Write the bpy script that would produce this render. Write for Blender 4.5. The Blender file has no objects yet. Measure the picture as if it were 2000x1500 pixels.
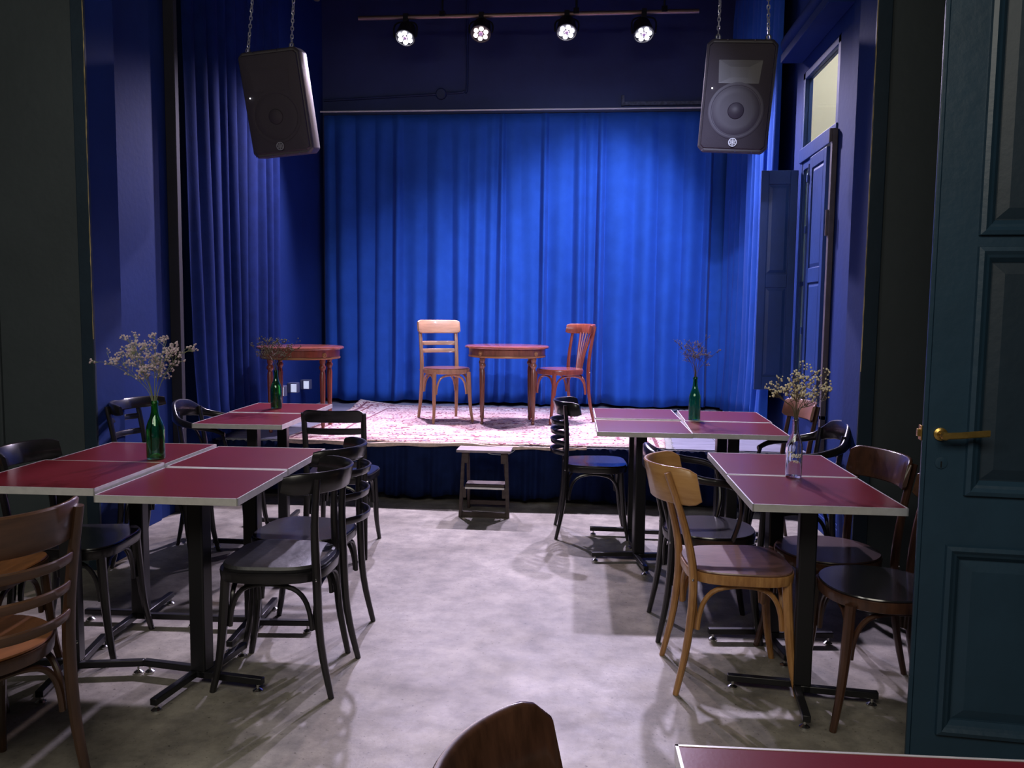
import bpy, math, random
from mathutils import Vector, Matrix
PI = math.pi
R = math.radians
scene = bpy.context.scene
COL = scene.collection

# ------------------------------------------------------------------ camera
F, TH, RO, CH, A = 1615.0, .0876, .011, 1.363, .09
cam_d = bpy.data.cameras.new('camera')
cam = bpy.data.objects.new('camera', cam_d)
COL.objects.link(cam)
cam_d.sensor_fit = 'HORIZONTAL'
cam_d.sensor_width = 36
cam_d.lens = F / 2000 * 36
cam_d.clip_start = .05
def room(v):
    return Vector((v[0]*math.cos(A)-v[1]*math.sin(A), v[0]*math.sin(A)+v[1]*math.cos(A), v[2]))
xh = Vector((1, 0, 0)); dn = Vector((0, -math.sin(TH), -math.cos(TH))); fw = Vector((0, math.cos(TH), -math.sin(TH)))
rt = xh*math.cos(RO) - dn*math.sin(RO)
dw = xh*math.sin(RO) + dn*math.cos(RO)
rt, dw, fw = room(rt), room(dw), room(fw)
cam.matrix_world = Matrix(((rt.x, -dw.x, -fw.x, 0), (rt.y, -dw.y, -fw.y, 0), (rt.z, -dw.z, -fw.z, CH), (0, 0, 0, 1)))
scene.camera = cam

# ------------------------------------------------------------------ world, exposure
w = bpy.data.worlds.new('world'); scene.world = w; w.use_nodes = True
w.node_tree.nodes['Background'].inputs[0].default_value = (.55, .6, .62, 1)
w.node_tree.nodes['Background'].inputs[1].default_value = .010
scene.view_settings.view_transform = 'Standard'
scene.view_settings.look = 'None'
scene.view_settings.gamma = 1
scene.view_settings.use_curve_mapping = False
scene.view_settings.exposure = 0.0

# ------------------------------------------------------------------ lights
def spot(name, loc, target, energy, color, size, blend=.6, radius=.05):
    d = bpy.data.lights.new(name, 'SPOT'); d.energy = energy; d.color = color
    d.spot_size = R(size); d.spot_blend = blend; d.shadow_soft_size = radius
    o = bpy.data.objects.new(name, d); COL.objects.link(o); o.location = loc
    o.rotation_euler = (Vector(target)-Vector(loc)).to_track_quat('-Z', 'Y').to_euler()
    return o
def area(name, loc, target, energy, color, sx, sy):
    d = bpy.data.lights.new(name, 'AREA'); d.shape = 'RECTANGLE'; d.energy = energy; d.color = color
    d.size = sx; d.size_y = sy
    o = bpy.data.objects.new(name, d); COL.objects.link(o); o.location = loc
    o.rotation_euler = (Vector(target)-Vector(loc)).to_track_quat('-Z', 'Y').to_euler()
    return o
BLUEW = (.62, .66, 1.0)
# two front spots hung in the hall above the audience, aimed at the stage
spot('front_spot_main', (.16, 2.2, 3.0), (-.08, 8.2, 1.60), 800, BLUEW, 40, 1, .04)
spot('front_spot_wide', (-.1, 2.3, 3.1), (-.6, 8.2, 1.0), 120, BLUEW, 60, 1, .05)
# wash lamps under the ceiling over the front of the stage, raking down the curtain
spot('curtain_wash_right', (.75, 6.25, 4.30), (-.15, 8.25, 1.15), 560, BLUEW, 56, .8, .06)
spot('curtain_wash_left', (-.70, 6.25, 4.30), (-1.75, 8.1, .45), 330, BLUEW, 50, .9, .06)
# lamps of the room behind the camera
area('hall_lamp_glow', (-.2, -.6, 3.2), (0, 3.2, .2), 55, (1.0, .93, .80), 2.2, 1.2)
area('hall_lamp_glow_left', (-2.2, .2, 3.0), (-1.8, 3.4, .2), 24, (1.0, .95, .86), 1.0, 1.0)
# daylight in the light well outside the window
area('light_well_daylight', (2.3, 5.6, 4.6), (2.1, 6.9, 2.4), 210, (1.0, .97, .86), .9, .9)

# ------------------------------------------------------------------ materials
MATS = {}
def mat(name, col, rough=.5, metal=0, var=0, vscale=8, bump=0, bscale=60, spec=.5, sheen=0, stretch=(1,1,1), col2=None, coat=0, trans=0, ior=1.45, emis=None, estr=0):
    if name in MATS: return MATS[name]
    m = bpy.data.materials.new(name); m.use_nodes = True
    nt = m.node_tree; b = nt.nodes['Principled BSDF']
    b.inputs['Base Color'].default_value = (*col, 1)
    b.inputs['Roughness'].default_value = rough
    b.inputs['Metallic'].default_value = metal
    b.inputs['Specular IOR Level'].default_value = spec
    b.inputs['IOR'].default_value = ior
    if sheen: b.inputs['Sheen Weight'].default_value = sheen; b.inputs['Sheen Roughness'].default_value = .4
    if coat: b.inputs['Coat Weight'].default_value = coat; b.inputs['Coat Roughness'].default_value = .12
    if trans: b.inputs['Transmission Weight'].default_value = trans
    if emis: b.inputs['Emission Color'].default_value = (*emis, 1); b.inputs['Emission Strength'].default_value = estr
    tc = nt.nodes.new('ShaderNodeTexCoord'); mp = nt.nodes.new('ShaderNodeMapping')
    mp.inputs['Scale'].default_value = stretch
    nt.links.new(tc.outputs['Object'], mp.inputs['Vector'])
    if var or col2:
        n = nt.nodes.new('ShaderNodeTexNoise'); n.inputs['Scale'].default_value = vscale; n.inputs['Detail'].default_value = 6
        n.inputs['Roughness'].default_value = .62
        nt.links.new(mp.outputs[0], n.inputs['Vector'])
        r = nt.nodes.new('ShaderNodeValToRGB')
        c2 = col2 if col2 else tuple(c*(1-var) for c in col)
        c1 = col if col2 else tuple(min(1, c*(1+var)) for c in col)
        r.color_ramp.elements[0].position = .33; r.color_ramp.elements[1].position = .67
        r.color_ramp.elements[0].color = (*c2, 1); r.color_ramp.elements[1].color = (*c1, 1)
        nt.links.new(n.outputs['Fac'], r.inputs[0]); nt.links.new(r.outputs[0], b.inputs['Base Color'])
    if bump:
        n2 = nt.nodes.new('ShaderNodeTexNoise'); n2.inputs['Scale'].default_value = bscale; n2.inputs['Detail'].default_value = 4
        nt.links.new(mp.outputs[0], n2.inputs['Vector'])
        bp = nt.nodes.new('ShaderNodeBump'); bp.inputs['Strength'].default_value = bump; bp.inputs['Distance'].default_value = .01
        nt.links.new(n2.outputs['Fac'], bp.inputs['Height']); nt.links.new(bp.outputs[0], b.inputs['Normal'])
    MATS[name] = m
    return m
M = {}
M['wallblue'] = mat('wall_paint_blue_lit', (.009, .030, .155), .7, var=.12, vscale=1.5, bump=.12, bscale=25, spec=.2)  # wall paint with the blue stage light put into its colour
M['backwall'] = mat('dark_blue_wall_paint', (.026, .040, .145), .6, var=.15, vscale=2, bump=.15, bscale=20)  # lightened to stand in for spill from the front spots
M['partition'] = mat('wall_paint_neutral_lit', (.040, .052, .058), .6, var=.12, vscale=1.2, bump=.2, bscale=18)  # same wall paint, greyed in colour for the neutral light on this side
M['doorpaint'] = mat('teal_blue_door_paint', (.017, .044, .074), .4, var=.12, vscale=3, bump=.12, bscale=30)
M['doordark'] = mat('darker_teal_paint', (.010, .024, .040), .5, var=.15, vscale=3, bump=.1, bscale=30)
M['litedge'] = mat('lit_edge_highlight', (.34, .27, .13), .7, var=.5, vscale=25, stretch=(1, 1, .3))  # highlight along the opening's lit corners, put into the colour
M['ceil'] = mat('dark_ceiling_paint', (.022, .022, .032), .7, var=.2, vscale=2)
M['shutter'] = mat('blue_shutter_paint', (.014, .046, .19), .45, var=.12, vscale=4, bump=.1, bscale=30)
M['jamb'] = mat('grey_brown_jamb', (.10, .085, .095), .5, var=.2, vscale=10)
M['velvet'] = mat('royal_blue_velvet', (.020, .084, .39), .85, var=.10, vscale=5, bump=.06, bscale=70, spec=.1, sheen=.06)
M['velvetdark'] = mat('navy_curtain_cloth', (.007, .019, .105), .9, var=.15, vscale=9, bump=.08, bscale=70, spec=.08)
M['skirt'] = mat('navy_skirt_cloth', (.006, .013, .052), .9, var=.2, vscale=12, spec=.1)
M['deck'] = mat('grey_stage_deck', (.20, .20, .25), .55, var=.25, vscale=6, stretch=(1, 4, 1))
M['deckdark'] = mat('stage_core', (.02, .02, .025), .8)
M['alu'] = mat('aluminium_edging', (.74, .74, .72), .34, metal=.55, var=.08, vscale=30)
M['red'] = mat('dark_red_laminate', (.130, .008, .0155), .30, var=.07, vscale=5, bump=.02, bscale=160, spec=.4)
M['blackmetal'] = mat('black_powder_coat', (.010, .010, .012), .35, spec=.5)
M['chrome'] = mat('chrome', (.7, .7, .7), .2, metal=1)
M['blackwood'] = mat('black_lacquered_wood', (.012, .011, .013), .28, var=.3, vscale=10, spec=.5, coat=.3)
M['blackseat'] = mat('black_glossy_seat', (.016, .015, .018), .22, var=.25, vscale=7, spec=.6, coat=.5, bump=.06, bscale=14)
M['leather'] = mat('black_leather_pad', (.018, .018, .020), .42, var=.2, vscale=12, bump=.25, bscale=18)
M['darkwood'] = mat('dark_brown_wood', (.060, .026, .015), .3, var=.35, vscale=7, stretch=(6, 6, 1), coat=.3)
M['darkseat'] = mat('dark_brown_seat', (.050, .026, .022), .32, var=.25, vscale=9, coat=.3)
M['brownwood'] = mat('mid_brown_wood', (.085, .040, .020), .38, var=.35, vscale=5, stretch=(1, 1, 6), coat=.2)
M['brownpost'] = mat('mid_brown_post', (.055, .026, .014), .38, var=.35, vscale=5, stretch=(6, 6, 1), coat=.2)
M['orangewood'] = mat('orange_wood_seat', (.24, .095, .032), .38, var=.25, vscale=6, stretch=(1, 6, 1), coat=.2)
M['lightwood'] = mat('golden_beech_wood', (.46, .24, .085), .36, col2=(.27, .12, .04), vscale=9, stretch=(6, 6, 1), coat=.25, bump=.05)
M['lightrail'] = mat('golden_beech_rail', (.50, .28, .11), .36, col2=(.38, .19, .065), vscale=6, stretch=(1, 1, 7), coat=.25)
M['plyseat'] = mat('worn_brown_ply_seat', (.16, .085, .065), .34, var=.25, vscale=10, stretch=(5, 1, 1), coat=.2)
M['stagebeech'] = mat('beech_wood', (.38, .20, .105), .4, var=.22, vscale=6, stretch=(6, 6, 1), coat=.2)
M['stagebeechr'] = mat('beech_rail_wood', (.43, .235, .13), .4, var=.2, vscale=6, stretch=(1, 1, 6), coat=.2)
M['cherry'] = mat('red_cherry_wood', (.22, .050, .028), .34, var=.25, vscale=6, stretch=(6, 6, 1), coat=.4)
M['cherrytop'] = mat('polished_cherry_top', (.26, .075, .048), .18, var=.2, vscale=5, stretch=(1, 6, 1), coat=.6)
M['tablewood'] = mat('walnut_table_wood', (.16, .060, .032), .3, var=.3, vscale=6, stretch=(6, 6, 1), coat=.4)
M['ormolu'] = mat('gilt_band', (.34, .16, .06), .35, metal=.3)
M['brass'] = mat('aged_brass', (.52, .34, .10), .33, metal=.9, var=.2, vscale=40)
M['stoolwood'] = mat('shaded_stool_wood', (.055, .038, .034), .5, var=.35, vscale=8, stretch=(1, 1, 5))  # wood darkened in colour for the stool's unlit front
M['stooltop'] = mat('worn_stool_board', (.33, .27, .28), .5, var=.3, vscale=10, stretch=(1, 6, 1))
M['cabinet'] = mat('speaker_cabinet_plastic', (.060, .052, .060), .5, bump=.1, bscale=200)
M['grille'] = mat('speaker_grille_mesh', (.040, .031, .044), .6, metal=.1, bump=.3, bscale=420)
M['logo'] = mat('silver_badge', (.5, .5, .55), .3, metal=.7)
M['led'] = mat('white_status_lamp', (1, 1, 1), .3, emis=(.9, .95, 1), estr=4)
M['chain'] = mat('galvanised_chain', (.55, .55, .6), .35, metal=.6)
M['parbody'] = mat('par_can_black', (.012, .012, .014), .45)
M['lens'] = mat('lit_lens_white', (1, 1, 1), .2, emis=(.88, .86, 1), estr=30)
M['lenswarm'] = mat('lit_lens_pink', (1, .8, .8), .2, emis=(1, .78, .76), estr=8)
M['lensdim'] = mat('dim_lens', (.3, .2, .3), .2, emis=(.5, .3, .6), estr=.5)
M['steelbar'] = mat('rigging_bar_steel', (.32, .22, .18), .35, metal=.7)
M['greenglass'] = mat('green_bottle_glass', (.22, .78, .28), .03, trans=1, ior=1.5, spec=.5)
M['clearglass'] = mat('clear_bottle_glass', (.90, .95, .97), .02, trans=1, ior=1.48)
M['print'] = mat('cream_bottle_print', (.80, .76, .58), .5)
M['stem'] = mat('dry_green_stem', (.20, .24, .13), .7)
M['stemdark'] = mat('dry_brown_stem', (.10, .08, .04), .7)
M['bloom'] = mat('pale_mauve_blossom', (.55, .46, .48), .8, var=.2, vscale=60)
M['bloomcream'] = mat('cream_seed_head', (.72, .66, .42), .7)
M['cream'] = mat('cream_outside_wall', (.80, .76, .64), .8, var=.05, vscale=3)
M['frost'] = mat('frosted_teal_glass', (.50, .80, .78), .5, trans=.7, emis=None)
M['pane'] = mat('window_glass', (.95, .98, .97), .02, trans=1, ior=1.05)
M['whitebox'] = mat('pale_face_added_glow', (.85, .88, .95), .4, emis=(.75, .82, 1), estr=.55)  # faint emission brightens the faces; the boxes are no lamps
M['greybox'] = mat('grey_box_housing', (.10, .11, .16), .5)
M['cable'] = mat('white_cable', (.55, .55, .52), .5)
M['railwhite'] = mat('white_curtain_track', (.60, .60, .62), .5)
M['fringe'] = mat('rug_cream_edge', (.66, .50, .40), .9, var=.2, vscale=40)
M['conduit'] = mat('painted_conduit', (.022, .034, .11), .45)

# floor: polished worn concrete
def floor_mat():
    m = bpy.data.materials.new('mottled_concrete_floor'); m.use_nodes = True; nt = m.node_tree; b = nt.nodes['Principled BSDF']
    tc = nt.nodes.new('ShaderNodeTexCoord')
    def noise(sc, det=8, ro=.65):
        n = nt.nodes.new('ShaderNodeTexNoise'); n.inputs['Scale'].default_value = sc; n.inputs['Detail'].default_value = det; n.inputs['Roughness'].default_value = ro
        nt.links.new(tc.outputs['Object'], n.inputs['Vector']); return n
    def ramp(src, p0, p1, c0, c1):
        r = nt.nodes.new('ShaderNodeValToRGB'); r.color_ramp.elements[0].position = p0; r.color_ramp.elements[1].position = p1
        r.color_ramp.elements[0].color = (*c0, 1); r.color_ramp.elements[1].color = (*c1, 1); nt.links.new(src, r.inputs[0]); return r
    big = ramp(noise(1.6, 9, .6).outputs['Fac'], .35, .68, (.20, .185, .16), (.37, .35, .31))
    mid = ramp(noise(9, 8, .7).outputs['Fac'], .36, .62, (.62, .61, .60), (1.08, 1.06, 1.02))
    sm = ramp(noise(75, 3, .5).outputs['Fac'], .27, .36, (.35, .33, .32), (1, 1, 1))
    def mul(a, c):
        x = nt.nodes.new('ShaderNodeMix'); x.data_type = 'RGBA'; x.blend_type = 'MULTIPLY'; x.inputs[0].default_value = 1
        nt.links.new(a, x.inputs[6]); nt.links.new(c, x.inputs[7]); return x.outputs[2]
    o = mul(mul(big.outputs[0], mid.outputs[0]), sm.outputs[0])
    nt.links.new(o, b.inputs['Base Color'])
    rr = ramp(noise(4, 5).outputs['Fac'], .3, .7, (.42, .42, .42), (.62, .62, .62)); nt.links.new(rr.outputs[0], b.inputs['Roughness'])
    bp = nt.nodes.new('ShaderNodeBump'); bp.inputs['Strength'].default_value = .12; bp.inputs['Distance'].default_value = .01
    nt.links.new(noise(30, 5).outputs['Fac'], bp.inputs['Height']); nt.links.new(bp.outputs[0], b.inputs['Normal'])
    b.inputs['Specular IOR Level'].default_value = .35
    return m
M['floor'] = floor_mat()

# rug: a woven oriental pattern, medallions and borders from procedural nodes
def rug_mat(hx, hy):
    m = bpy.data.materials.new('oriental_rug_weave'); m.use_nodes = True; nt = m.node_tree; b = nt.nodes['Principled BSDF']
    N = nt.nodes.new; L = nt.links.new
    tc = N('ShaderNodeTexCoord'); sep = N('ShaderNodeSeparateXYZ'); L(tc.outputs['Object'], sep.inputs[0])
    def mth(op, a, c=None):
        x = N('ShaderNodeMath'); x.operation = op
        for i, v in enumerate((a, c)):
            if v is None: continue
            if isinstance(v, (int, float)): x.inputs[i].default_value = v
            else: L(v, x.inputs[i])
        return x.outputs[0]
    dx = mth('SUBTRACT', hx, mth('ABSOLUTE', sep.outputs[0])); dy = mth('SUBTRACT', hy, mth('ABSOLUTE', sep.outputs[1]))
    d = mth('MINIMUM', dx, dy)
    base = N('ShaderNodeValToRGB'); L(mth('DIVIDE', d, .8), base.inputs[0]); cr = base.color_ramp; cr.interpolation = 'CONSTANT'
    cols = [(0, (.80, .66, .56)), (.05, (.20, .08, .09)), (.08, (.78, .62, .58)), (.14, (.34, .15, .15)), (.17, (.80, .66, .62)), (.38, (.30, .14, .16)), (.41, (.78, .60, .58)), (.49, (.76, .56, .54))]
    cr.elements[0].position = 0; cr.elements[0].color = (*cols[0][1], 1); cr.elements[1].position = cols[1][0]; cr.elements[1].color = (*cols[1][1], 1)
    for p, c in cols[2:]:
        e = cr.elements.new(p); e.color = (*c, 1)
    def motif(scale, lo, hi, col, prev, sx=1, sy=1, feat='F1'):
        mp = N('ShaderNodeMapping'); mp.inputs['Scale'].default_value = (sx, sy, 1); L(tc.outputs['Object'], mp.inputs['Vector'])
        v = N('ShaderNodeTexVoronoi'); v.inputs['Scale'].default_value = scale; v.feature = feat; v.inputs['Randomness'].default_value = .75
        L(mp.outputs[0], v.inputs['Vector'])
        g = mth('MULTIPLY', mth('GREATER_THAN', v.outputs['Distance'], lo), mth('LESS_THAN', v.outputs['Distance'], hi))
        x = N('ShaderNodeMix'); x.data_type = 'RGBA'; L(g, x.inputs[0]); L(prev, x.inputs[6]); x.inputs[7].default_value = (*col, 1)
        return x.outputs[2]
    o = motif(9, .30, .40, (.26, .09, .11), base.outputs[0])
    o = motif(9, .0, .13, (.14, .10, .22), o)
    o = motif(22, .0, .22, (.34, .13, .15), o, 1, 1.2)
    o = motif(30, .34, .42, (.30, .16, .24), o, 1, 1.5)
    o = motif(14, .0, .10, (.30, .12, .16), o, 1.4, 1)
    n = N('ShaderNodeTexNoise'); n.inputs['Scale'].default_value = 130; L(tc.outputs['Object'], n.inputs['Vector'])
    r = N('ShaderNodeValToRGB'); r.color_ramp.elements[0].position = .3; r.color_ramp.elements[1].position = .7
    r.color_ramp.elements[0].color = (.72, .72, .72, 1); r.color_ramp.elements[1].color = (1.1, 1.1, 1.1, 1); L(n.outputs['Fac'], r.inputs[0])
    x = N('ShaderNodeMix'); x.data_type = 'RGBA'; x.blend_type = 'MULTIPLY'; x.inputs[0].default_value = 1; L(o, x.inputs[6]); L(r.outputs[0], x.inputs[7])
    L(x.outputs[2], b.inputs['Base Color']); b.inputs['Roughness'].default_value = .95; b.inputs['Specular IOR Level'].default_value = .1
    bp = N('ShaderNodeBump'); bp.inputs['Strength'].default_value = .3; bp.inputs['Distance'].default_value = .004; L(n.outputs['Fac'], bp.inputs['Height']); L(bp.outputs[0], b.inputs['Normal'])
    return m

# ------------------------------------------------------------------ mesh helpers
class MB:
    def __init__(s): s.v = []; s.f = []
    def add(s, vs, fs):
        o = len(s.v); s.v += [tuple(v) for v in vs]; s.f += [tuple(i+o for i in f) for f in fs]; return s
    def box(s, x0, x1, y0, y1, z0, z1, mtx=None):
        vs = [Vector(p) for p in ((x0,y0,z0),(x1,y0,z0),(x1,y1,z0),(x0,y1,z0),(x0,y0,z1),(x1,y0,z1),(x1,y1,z1),(x0,y1,z1))]
        if mtx: vs = [mtx @ v for v in vs]
        return s.add(vs, [(0,3,2,1),(4,5,6,7),(0,1,5,4),(1,2,6,5),(2,3,7,6),(3,0,4,7)])
    def cbox(s, c, d, mtx=None):
        return s.box(c[0]-d[0]/2, c[0]+d[0]/2, c[1]-d[1]/2, c[1]+d[1]/2, c[2]-d[2]/2, c[2]+d[2]/2, mtx)
    def rings(s, rings, cap=True, closed=False):
        n = len(rings[0]); vs = [p for r in rings for p in r]; fs = []
        m = len(rings)
        for i in range(m if closed else m-1):
            a = i*n; b = ((i+1) % m)*n
            for j in range(n):
                k = (j+1) % n; fs.append((a+j, a+k, b+k, b+j))
        if cap and not closed: fs.append(tuple(reversed(range(n)))); fs.append(tuple(range((m-1)*n, m*n)))
        return s.add(vs, fs)
    def lathe(s, prof, n=24, c=(0,0,0), cap=True):
        return s.rings([[(c[0]+r*math.cos(2*PI*j/n), c[1]+r*math.sin(2*PI*j/n), c[2]+z) for j in range(n)] for r, z in prof], cap)
    def tube(s, pts, rad, n=8, smooth=3, flat=1.0, closed=False, up=None):
        """sweep a round/elliptic section; rad is a number or one per point"""
        pts = [Vector(p) for p in pts]
        rads = [rad]*len(pts) if isinstance(rad, (int, float)) else list(rad)
        if smooth > 1 and len(pts) > 2: pts, rads = spline(pts, rads, smooth, closed)
        m = len(pts); rings = []; nrm = None
        for i, p in enumerate(pts):
            if closed: t = pts[(i+1) % m]-pts[i-1]
            else: t = pts[min(i+1, m-1)]-pts[max(i-1, 0)]
            t.normalize()
            if nrm is None:
                ref = Vector(up) if up else (Vector((0,0,1)) if abs(t.z) < .9 else Vector((1,0,0)))
                nrm = (ref - t*ref.dot(t)).normalized()
            else: nrm = (nrm - t*nrm.dot(t)).normalized()
            b = t.cross(nrm)
            rings.append([p + (nrm*math.cos(2*PI*j/n) + b*math.sin(2*PI*j/n)*flat)*rads[i] for j in range(n)])
        return s.rings(rings, True, closed)
    def strip(s, pts, nrms, half_h, half_t, ups=None, hs=None):
        """sweep a rounded rectangle (height along up, thickness along nrm)"""
        rings = []
        for i, p in enumerate(pts):
            p = Vector(p); nn = Vector(nrms[i]).normalized(); u = Vector(ups[i]) if ups else Vector((0,0,1))
            h = hs[i] if hs else half_h; t = half_t; c = min(t*.6, h*.6)
            sec = [(-t, -h+c), (-t, h-c), (-t+c, h), (t-c, h), (t, h-c), (t, -h+c), (t-c, -h), (-t+c, -h)]
            rings.append([p + nn*a + u*b for a, b in sec])
        return s.rings(rings)
    def ball(s, c, r, n=6, m=4, sz=1):
        vs = [(c[0], c[1], c[2]-r*sz)]
        for i in range(1, m):
            a = -PI/2+PI*i/m
            for j in range(n): vs.append((c[0]+r*math.cos(a)*math.cos(2*PI*j/n), c[1]+r*math.cos(a)*math.sin(2*PI*j/n), c[2]+r*sz*math.sin(a)))
        vs.append((c[0], c[1], c[2]+r*sz)); T = len(vs)-1; fs = []
        for j in range(n):
            k = (j+1) % n; fs.append((0, 1+k, 1+j)); fs.append((T, T-n+j, T-n+k))
        for i in range(m-2):
            for j in range(n):
                k = (j+1) % n; a = 1+i*n; fs.append((a+j, a+k, a+n+k, a+n+j))
        return s.add(vs, fs)
    def build(s, name, m, parent=None, smooth=True, bevel=0, ang=35, mtx=None):
        me = bpy.data.meshes.new(name)
        vs = s.v if mtx is None else [tuple(mtx @ Vector(v)) for v in s.v]
        me.from_pydata(vs, [], s.f); me.update()
        if smooth:
            me.shade_smooth(); me.set_sharp_from_angle(angle=R(ang))
        if m: me.materials.append(m)
        o = bpy.data.objects.new(name, me); COL.objects.link(o)
        if parent: o.parent = parent
        if bevel:
            b = o.modifiers.new('bevel', 'BEVEL'); b.width = bevel; b.segments = 2; b.limit_method = 'ANGLE'; b.angle_limit = R(40)
        return o
def spline(pts, rads, k, closed=False):
    n = len(pts); out = []; ro = []
    for i in range(n if closed else n-1):
        if closed: p0, p1, p2, p3 = pts[i-1], pts[i], pts[(i+1) % n], pts[(i+2) % n]; r1, r2 = rads[i], rads[(i+1) % n]
        else: p0, p1, p2, p3 = pts[max(i-1,0)], pts[i], pts[i+1], pts[min(i+2,n-1)]; r1, r2 = rads[i], rads[i+1]
        for j in range(k):
            t = j/k
            out.append(.5*((2*p1)+(p2-p0)*t+(2*p0-5*p1+4*p2-p3)*t*t+(3*p1-p0-3*p2+p3)*t**3)); ro.append(r1+(r2-r1)*t)
    if not closed: out.append(pts[-1]); ro.append(rads[-1])
    return out, ro
def empty(name, label, cat, loc, rz=0, group=None):
    o = bpy.data.objects.new(name, None); COL.objects.link(o); o.location = loc; o.rotation_euler = (0,0,rz)
    o.empty_display_size = .1; o['label'] = label; o['category'] = cat
    if group: o['group'] = group
    return o
def tag(o, label, cat, group=None):
    o['label'] = label; o['category'] = cat
    if group: o['group'] = group
    return o
def struct(o): o['kind'] = 'structure'; return o
def stuff(o): o['kind'] = 'stuff'; return o
def dup_tree(src):
    c = src.copy(); COL.objects.link(c)
    for ch in src.children:
        d = dup_tree(ch); d.parent = c
    return c

# ================================================================== SETTING
LX, RX = -2.72, 1.53          # side walls of the stage room
PY0, PY1 = 4.0, 4.25          # dividing wall with the wide opening
YB = 8.40                     # back wall
ZC = 4.47
struct(MB().box(-5, 5, -2.5, YB+.2, -.1, 0).build('floor', M['floor'], smooth=False))
struct(MB().box(LX-.2, 3.2, PY1, YB+.2, ZC, ZC+.1).build('ceiling', M['ceil'], smooth=False))
struct(MB().box(LX-.2, RX+.25, YB, YB+.2, 0, ZC).build('wall_back', M['backwall'], smooth=False))
struct(MB().box(LX-.2, LX, PY1, YB, 0, ZC).build('wall_left', M['wallblue'], smooth=False))
# right wall around the window opening
WY0, WY1, WZ0, WZ1 = 5.44, 6.34, .72, 3.10
wr = MB(); wr.box(RX, RX+.05, PY1, WY0, 0, ZC); wr.box(RX, RX+.05, WY1, YB, 0, ZC); wr.box(RX, RX+.05, WY0, WY1, 0, WZ0); wr.box(RX, RX+.05, WY0, WY1, WZ1, ZC)
struct(wr.build('wall_right', M['wallblue'], smooth=False))
# dividing wall left and right of the opening and the beam over it
LP, RP = -2.50, 1.285
d = struct(MB().box(-5, LP, PY0, PY1, 0, 3.6).build('wall_front_left', M['partition'], smooth=False))
d = struct(MB().box(RP, 5, PY0, PY1, 0, 3.6).build('wall_front_right', M['partition'], smooth=False))
struct(MB().box(-5, 5, PY0, PY1, 3.6, ZC).build('wall_over_opening', M['partition'], smooth=False))
# trims: dark casing of the opening, bright arris with its lit highlight painted in, board joints
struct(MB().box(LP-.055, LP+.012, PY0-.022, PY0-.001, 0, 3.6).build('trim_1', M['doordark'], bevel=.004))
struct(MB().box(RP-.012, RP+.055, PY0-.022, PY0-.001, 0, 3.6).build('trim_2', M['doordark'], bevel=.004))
random.seed(5)
def arris(name, x, y, z0, z1):
    mb = MB(); z = z0; pts = []; rr = []
    while z < z1:
        pts.append((x+random.uniform(-.001, .001), y, z)); rr.append(random.uniform(.0008, .0032)); z += .03
    mb.tube(pts, rr, 5, 1)
    return struct(mb.build(name, M['litedge']))
struct(MB().box(LP, LP+.006, PY0+.004, PY1, 0, 3.6).build('trim_10', M['wallblue'], bevel=.001))
struct(MB().box(RP-.006, RP, PY0+.004, PY1, 0, 3.6).build('trim_11', M['wallblue'], bevel=.001))
arris('trim_3', LP+.012, PY0-.022, 1.2, 3.6)
arris('trim_4', RP-.012, PY0-.022, 1.1, 3.0)
struct(MB().box(-3.02, -3.0, PY0-.018, PY0-.001, 0, 3.6).build('trim_5', M['partition'], bevel=.004))
struct(MB().box(-3.4, -3.02, PY0-.012, PY0-.001, 0, 3.6).build('trim_6', M['partition'], bevel=.003))
# pilaster on the left wall in front of the curtain, and a boxed pipe near the divide
struct(MB().box(LX, LX+.07, 5.20, 5.25, 0, ZC).build('trim_7', M['ceil'], bevel=.004))
struct(MB().box(LX, LX+.018, 4.30, 4.40, 2.62, ZC).build('trim_8', M['wallblue'], bevel=.003))
# flat band and skirting of the right wall
struct(MB().box(RX-.03, RX, 4.86, 5.10, 0, ZC).build('trim_9', M['wallblue'], bevel=.003))
bb = MB(); bb.box(RX-.045, RX-.031, PY1+.02, 5.50, 0, .10); bb.box(RX-.038, RX-.031, PY1+.02, 5.50, .10, .125)
struct(bb.build('baseboard_right', M['wallblue'], bevel=.003))
struct(MB().box(LX, LX+.018, PY1+.02, 5.0, 0, .12).build('baseboard_left', M['wallblue'], bevel=.003))
struct(MB().box(RP+.06, 3.2, PY0-.02, PY0-.001, 0, .14).build('baseboard_front', M['partition'], bevel=.003))

# light well outside the window
struct(MB().box(2.75, 2.85, 4.2, 9.5, 0, 6).build('wall_outside', M['cream'], smooth=False))
struct(MB().box(RX+.06, 2.75, 6.9, 7.0, 0, 6).build('wall_outside_far', M['cream'], smooth=False))

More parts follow.
